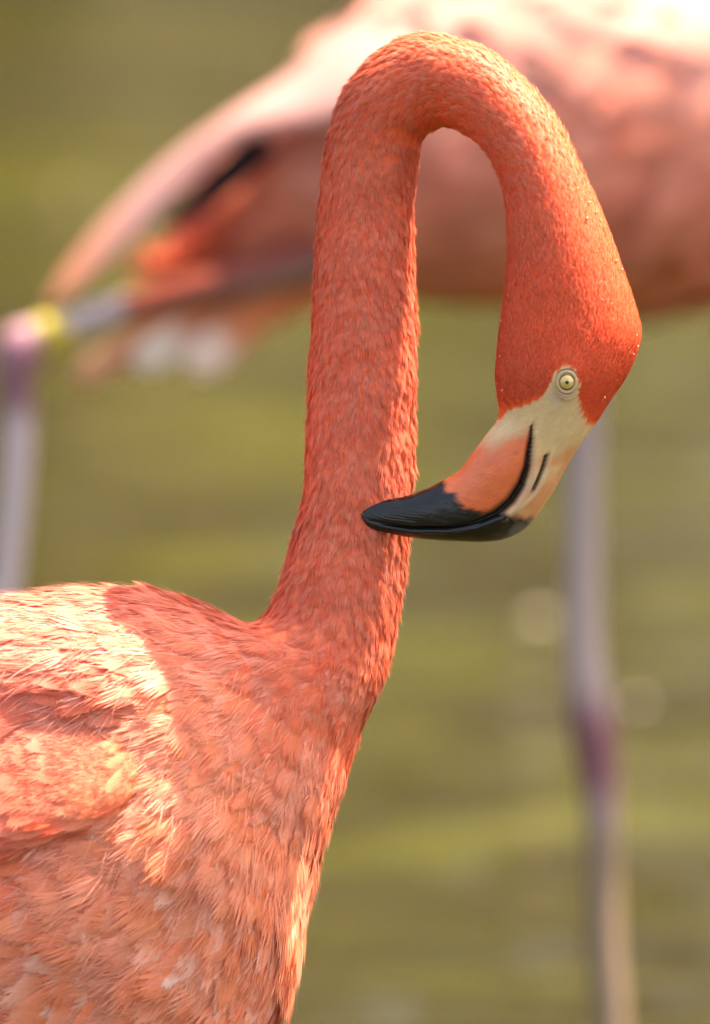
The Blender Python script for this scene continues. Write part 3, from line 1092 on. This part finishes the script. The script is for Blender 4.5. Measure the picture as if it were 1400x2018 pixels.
# ---- soft tufts lying over the contour feathers
def body_tufts():
    wts = (row_st > 37.2)[:, None] * (G[..., 2] > -60) * (G[..., 0] > -160) * np.interp(row_st, [37.2, 39, 40.5, 50], [3.0, 1.6, 1.0, .5])[:, None] * np.where((G[..., 0] < 330) & (G[..., 1] < 1560), .25, 1.0)
    P, N, S, ri = sample_grid(G, Nn, Ss, 6500, r, wts)
    S = norm(S + (smooth(560, 250, P[:, 0]) * .75)[:, None] * np.array([-1.0, 0, 0]))
    X, Y = place(P, N, S, r, .26)
    st = row_st[ri]
    n = len(P)
    sz = r.uniform(.7, 1.3, n)
    L = np.interp(st, [37, 39, 41, 43], [50, 66, 84, 100]) * sz
    Wd = np.interp(st, [37, 39, 41, 43], [12, 15, 19, 23]) * sz
    H = L * .06 * r.uniform(.4, 1.3, n)
    c, tb = plum_col(P, st, r)
    pf = np.clip(smooth(.0, .9, vnoise(P, .022, 61) + .25 * r.normal(size=n)) * .5, 0, .6)[:, None]
    c = c * (1 - pf) + np.array([.80, .33, .24]) * pf
    v, f, cc, nn = instance(SOFT, P + N * 1.5, X, Y, N, L, Wd, H, c, tip_col(c, .45), r.uniform(.1, 1, n), 12)
    o = obj("tuft_plumage", mesh("tuft_plumage", Lw(v), f[:, ::-1], cc, nrm=dirW(nn)), M_down, near)
    o["kind"] = "stuff"
body_tufts()

# ---- water droplets clinging to the head
def droplets():
    wts = ((row_st > 14.8) & (row_st < 21))[:, None] * (~is_skin) * (G[..., 2] > 125) * (Nn[..., 2] > .35) * np.interp(row_st, [14.8, 16, 19, 21], [1, 1, 1.0, .3])[:, None]
    P, N, S, ri = sample_grid(G, Nn, Ss, 70, r, wts)
    a = (1 + 5 ** .5) / 2
    iv = norm(np.array([(-1, a, 0), (1, a, 0), (-1, -a, 0), (1, -a, 0), (0, -1, a), (0, 1, a), (0, -1, -a), (0, 1, -a), (a, 0, -1), (a, 0, 1), (-a, 0, -1), (-a, 0, 1)], float))
    it = [(0, 11, 5), (0, 5, 1), (0, 1, 7), (0, 7, 10), (0, 10, 11), (1, 5, 9), (5, 11, 4), (11, 10, 2), (10, 7, 6), (7, 1, 8),
          (3, 9, 4), (3, 4, 2), (3, 2, 6), (3, 6, 8), (3, 8, 9), (4, 9, 5), (2, 4, 11), (6, 2, 10), (8, 6, 7), (9, 8, 1)]
    v2, f2, ed = [tuple(x) for x in iv], [], {}
    def mid(i, j):
        kk = (min(i, j), max(i, j))
        if kk not in ed:
            m_ = norm((np.array(v2[i]) + np.array(v2[j])) / 2)
            v2.append(tuple(m_))
            ed[kk] = len(v2) - 1
        return ed[kk]
    for x, y, z in it:
        p, q, w = mid(x, y), mid(y, z), mid(z, x)
        f2 += [(x, p, w), (y, q, p), (z, w, q), (p, q, w)]
    v2, f2 = np.array(v2), np.array(f2)
    rad = 0.9 + 1.9 * r.random(len(P)) ** 2.2
    V = (P + N * 5.0)[:, None, :] + v2[None] * rad[:, None, None] * np.array([.9, 1.15, .9])
    Fq = f2[None] + (np.arange(len(P)) * len(v2))[:, None, None]
    m, n, l, p, out = new_mat("water_drop")
    p.inputs["Base Color"].default_value = (1, 1, 1, 1)
    p.inputs["Transmission Weight"].default_value = 1.0
    p.inputs["Roughness"].default_value = 0.03
    p.inputs["IOR"].default_value = 1.33
    o = obj("water_droplets", mesh("water_droplets", Lw(V.reshape(-1, 3)), Fq.reshape(-1, 3)), m, near)
    o["kind"] = "stuff"
droplets()

# ---- legs (below the picture, standing in the pond)
def tube(name, pts, mat, parent, conv, colf, n=20):
    """pts: (u, v, z, radius)"""
    q = catmull(pts, 14)
    t = norm(np.gradient(q[:, :3], axis=0))
    ref = np.array([0, 0, 1.0])
    a = norm(np.cross(t, ref))
    b = np.cross(t, a)
    ph = np.linspace(0, 2 * np.pi, n, endpoint=False)
    g = q[:, None, :3] + q[:, 3][:, None, None] * (a[:, None, :] * np.cos(ph)[None, :, None] + b[:, None, :] * np.sin(ph)[None, :, None])
    fl = g.reshape(-1, 3)
    me = mesh(name, conv(fl), grid_faces(len(q), n), colf(fl))
    return obj(name, me, mat, parent)
leg_pink = lambda p: np.broadcast_to(np.array([0.50, 0.30, 0.33]), (len(p), 3)) * (1 + .1 * vnoise(p, .03, 9)[:, None])
for du, z in ((0, 120), (-110, -120)):
    tube("leg", [(-40 + du, 2200, z, 70), (-45 + du, 2330, z, 46), (-50 + du, 2480, z, 34), (-60 + du, 2700, z, 32), (-50 + du, 3000, z, 30), (-50 + du, 3400, z, 28)],
         M_leg, near, Lw, leg_pink)

# ------------------------------------------------------------------ far flamingo, out of focus
KB = 1.25
DB = DIST * (KB - 1)
def WB(p):
    return W(p, DB, KB)
BB = WB(np.array([1205.0, 2060.0, 0.0]))
BB[2] = 0
far = thing("flamingo", "pale pink flamingo behind, out of focus, standing in the water with a yellow leg band", "flamingo", BB)
def LB(p):
    return WB(p) - BB
SB = [
    (318, 500, 322, 520, 12, 0),
    (360, 440, 350, 540, 60, 0),
    (440, 330, 440, 545, 110, 0),
    (560, 205, 580, 545, 200, 0),
    (690, 45, 730, 560, 290, 0),
    (850, -60, 900, 590, 370, 0),
    (1030, -110, 1100, 608, 410, 0),
    (1220, -130, 1300, 605, 420, 0),
    (1420, -130, 1480, 555, 390, 0),
    (1620, -110, 1640, 440, 300, 0),
    (1780, -80, 1800, 290, 160, 0),
    (1890, -70, 1930, 150, 110, 0),
    (1960, -110, 2090, 10, 90, 0),
    (1990, -250, 2170, -200, 80, 0),
    (2000, -450, 2170, -430, 75, 0),
    (2030, -650, 2190, -600, 72, 0),
    (2120, -790, 2230, -680, 72, 0),
    (2250, -840, 2290, -700, 74, 0),
    (2390, -800, 2370, -660, 78, 0),
    (2490, -700, 2400, -590, 66, 0),
    (2520, -600, 2390, -540, 50, 0),
    (2480, -500, 2370, -500, 42, 0),
    (2400, -450, 2330, -490, 26, 0),
    (2340, -450, 2310, -470, 6, 0),
]
GB, QB = sweep(SB, 96, lambda i: 14.0)
NB_, SB_ = grid_normals(GB)
flatB = GB.reshape(-1, 3)
def far_col(P):
    u, v = P[:, 0], P[:, 1]
    n = vnoise(P, 0.012, 51)
    n2 = vnoise(P, 0.03, 52)
    pale = np.array([0.64, 0.30, 0.25])
    orange = np.array([0.88, 0.29, 0.18])
    red = np.array([0.46, 0.055, 0.016])
    bounce_coral = np.array([0.88, 0.35, 0.25])  # coral underside, colour lifted to carry light bounced from below
    c = np.broadcast_to(pale, (len(P), 3)).copy()
    t = smooth(60, 330, v + 60 * n)
    c = mixc(c, np.broadcast_to(orange, c.shape), t * .75)
    c = mixc(c, np.broadcast_to(np.array([.76, .40, .34]), c.shape), smooth(.1, .8, n) * .5)
    c = mixc(c, np.broadcast_to(bounce_coral, c.shape), smooth(430, 560, v + 20 * n) * smooth(560, 700, u))
    rm = smooth(660, 500, u) * smooth(330, 440, v + 20 * n) * (.55 + .45 * smooth(-.3, .5, n2))
    c = mixc(c, np.broadcast_to(red, c.shape), rm)
    hd = smooth(2000, 2080, u)
    c = mixc(c, np.broadcast_to(np.array([.72, .17, .08]), c.shape), hd)
    bk = smooth(-520, -480, v) * (u > 2280)
    c = mixc(c, np.broadcast_to(np.array([.03, .02, .02]), c.shape), bk * 1.0)
    return np.clip(c, .01, .9)
fb = grid_faces(GB.shape[0], 96)
fbody = obj("body", mesh("body", LB(flatB), fb, far_col(flatB)), M_skin, far)
rB = np.random.default_rng(77)
wt = (QB[:, 6] < 19)[:, None] * np.ones(GB.shape[:2])
P, N, S, ri = sample_grid(GB, NB_, -SB_, 800, rB, wt)
X, Y = place(P, N, S, rB, .25)
cA = np.clip(far_col(P) * (1 + rB.normal(0, .08, (len(P), 1))), 0, .9)
sz = np.interp(QB[ri, 6], [0, 3, 8, 11, 14, 20], [80, 150, 160, 100, 65, 50]) * rB.uniform(.8, 1.2, len(P))
v_, f_, c_, n_ = instance(VANES[:3], P - N * 4, X, norm(Y + N * .06), N, sz, sz * .36, sz * .025, cA, tip_col(cA, .06), rB.uniform(.1, .9, len(P)), 9, np.clip(curvature(GB, NB_, -SB_)[ri, sample_grid.j] * sz * .5, 0, .3))
o = obj("body_plumage", mesh("body_plumage", LB(v_), f_[:, ::-1], c_, attrs={"barb": instance.barb}, nrm=dirW(n_)), M_cont, far)
o["kind"] = "stuff"

def slab(name, st, mat, parent, colf, step=8.0, n=40, conv=LB, tilt=0.0):
    g, q = sweep(st, n, lambda i: step)
    hh = np.hypot(q[:, 0] - q[:, 2], q[:, 1] - q[:, 3]) / 2
    g[..., 2] -= tilt * hh[:, None] * np.cos(np.linspace(0, 2 * np.pi, n, endpoint=False))[None, :]
    fl = g.reshape(-1, 3)
    return obj(name, mesh(name, conv(fl), grid_faces(g.shape[0], n), np.clip(colf(fl), 0, .95)), mat, parent)
const = lambda c: (lambda p: np.broadcast_to(np.array(c), (len(p), 3)) * (1 + .08 * vnoise(p, .03, 3)[:, None]))
wing = slab("wing", [(98, 592, 104, 602, 6, 180), (130, 535, 150, 578, 14, 184), (215, 430, 262, 484, 22, 196), (330, 320, 375, 376, 30, 212),
                     (450, 232, 485, 285, 40, 238), (560, 160, 640, 260, 50, 270), (680, 70, 780, 230, 50, 300), (790, 30, 860, 190, 20, 320)],
            M_cont, far, lambda p: mixc(np.broadcast_to(np.array([.58, .32, .29]), (len(p), 3)), np.broadcast_to(np.array([.70, .30, .18]), (len(p), 3)), smooth(300, 120, p[:, 0])), tilt=1.1)
for i, (a, b) in enumerate([((320, 455), (525, 262)), ((335, 450), (535, 280)), ((352, 450), (545, 298))]):
    d = np.array([b[0] - a[0], b[1] - a[1]], float)
    nn = np.array([d[1], -d[0]]) / np.linalg.norm(d)
    stt = []
    for t, w_ in ((0, 2), (.12, 9), (.4, 16), (.7, 16), (1, 7)):
        c = np.array(a) + d * t
        stt.append((*(c + nn * w_), *(c - nn * w_), 6, 214 + i * 4 + 30 * t))
    slab("flight_feather", stt, M_cont, wing, const((.012, .010, .012)))
# loose feathers under the tail
for (a, b, w0, ca, cb, z) in [((470, 560), (150, 752), 34, (.74, .26, .10), (.74, .42, .26), 60),
                              ((520, 570), (265, 722), 40, (.74, .25, .10), (.90, .78, .68), 100),
                              ((560, 570), (375, 735), 42, (.74, .24, .10), (.90, .70, .58), 130),
                              ((640, 560), (430, 640), 46, (.74, .24, .10), (.76, .30, .14), 90)]:
    d = np.array([b[0] - a[0], b[1] - a[1]], float)
    nn = np.array([d[1], -d[0]]) / np.linalg.norm(d)
    stt = []
    for t, k_ in ((0, .6), (.3, .9), (.6, 1), (.85, .9), (.97, .5), (1, .1)):
        c = np.array(a) + d * t
        stt.append((*(c + nn * w0 * k_), *(c - nn * w0 * k_), 12 * k_ + 2, z))
    la, lb = np.array(a), d
    slab("tail_feather", stt, M_cont, far, (lambda la, lb, ca, cb: lambda p: mixc(np.broadcast_to(np.array(ca), (len(p), 3)), np.broadcast_to(np.array(cb), (len(p), 3)),
         smooth(.45, .75, ((p[:, :2] - la) @ lb) / (lb @ lb))))(la, lb, ca, cb))
# legs
def lift_col(p):
    t = smooth(690, 730, p[:, 1]) * smooth(860, 780, p[:, 1])
    c = np.broadcast_to(np.array([.40, .31, .32]), (len(p), 3)).copy()
    j = np.exp(-(np.hypot(p[:, 0] - 45, p[:, 1] - 690) / 62) ** 4)
    c = mixc(c, np.broadcast_to(np.array([.27, .11, .145]), c.shape), j)
    c = mixc(c, np.broadcast_to(np.array([.16, .05, .08]), c.shape), t * (1 - .3 * j) * .9)
    ax = 700 - (p[:, 0] - 85) * .33            # feathered thigh, with grey shade painted along its underside
    c = mixc(c, np.broadcast_to(np.array([.20, .028, .010]), c.shape), smooth(225, 270, p[:, 0]))
    c = mixc(c, np.broadcast_to(np.array([.20, .12, .11]), c.shape), smooth(225, 290, p[:, 0]) * smooth(4, 22, p[:, 1] - (668 - (p[:, 0] - 85) * .30)))
    return c
tube("leg", [(640, 500, 150, 52), (500, 545, 165, 40), (360, 580, 172, 32), (230, 615, 176, 28), (140, 645, 178, 28), (85, 668, 178, 38), (48, 690, 178, 48), (36, 735, 178, 42),
             (40, 800, 178, 32), (40, 900, 178, 30), (28, 1050, 178, 28), (10, 1200, 178, 28), (-20, 1500, 178, 28), (-40, 1700, 178, 28), (-50, 2500, 178, 28)], M_leg, far, LB, lift_col, 28)
band = tube("leg_band", [(130, 649, 178, 31), (129, 649.5, 178, 36), (112, 657, 178, 40), (92, 665, 178, 41), (91, 665.5, 178, 36)], plain_mat("yellow_band", (0.44, 0.33, 0.035), 0.45), far, LB, const((.7, .5, .05)), 32)
def stand_col(p):
    v = p[:, 1]
    c = np.broadcast_to(np.array([.32, .235, .215]), (len(p), 3)).copy()
    c = mixc(c, np.broadcast_to(np.array([.16, .05, .065]), c.shape), smooth(1310, 1450, v) * smooth(1660, 1500, v))
    c = mixc(c, np.broadcast_to(np.array([.19, .125, .08]), c.shape), smooth(1560, 1680, v))
    return c
tube("leg", [(1170, 520, 0, 70), (1160, 640, 0, 50), (1152, 760, 0, 40), (1150, 950, 0, 36), (1150, 1200, 0, 36), (1155, 1330, 0, 40), (1166, 1420, 0, 46), (1178, 1500, 0, 42),
             (1186, 1600, 0, 36), (1188, 1700, 0, 34), (1192, 1850, 0, 33), (1205, 2050, 0, 33), (1215, 2500, 0, 33)], M_leg, far, LB, stand_col, 28)

# ------------------------------------------------------------------ made-up pale specks standing in for blurred sparkles on the pond
def add_sparkle(u_, v_, size, label, seed):
    """a curled pale card added as a water sparkle where the sight line meets the pond"""
    p0 = np.array(cam.location)
    d = W(np.array([u_, v_, 0.0])) - p0
    q = p0 + d * (-p0[2] / d[2])
    tv, tf, tg, ts, tb_ = VANES[seed]
    vv_ = tv * np.array([size * .5, size, size * .5])
    vv_[:, 2] += size * .12 + .6 * size * (tv[:, 1] - .5) ** 2
    a = np.random.default_rng(seed).uniform(0, 6.28)
    R_ = np.array([[math.cos(a), -math.sin(a), 0], [math.sin(a), math.cos(a), 0], [0, 0, 1]])
    vv_ = (vv_ - [0, size * .5, 0]) @ R_.T
    o = obj("sparkle_speck", mesh("sparkle_speck", vv_, tf, np.broadcast_to(np.array([.82, .72, .62]), vv_.shape)), M_cont, None, (q[0], q[1], 0.004))
    o["label"] = label
    o["category"] = "feather"
    o["group"] = "specks added as sparkles on the pond"
add_sparkle(1062, 1250, .022, "pale blurred sparkle, made as an added speck, on the water just left of the standing leg", 1)
add_sparkle(1258, 1402, .006, "faint blurred sparkle, made as an added speck, on the water right of the leg joint", 4)
add_sparkle(140, 405, .014, "faint blurred sparkle, made as an added speck, on the dark water at upper left", 7)
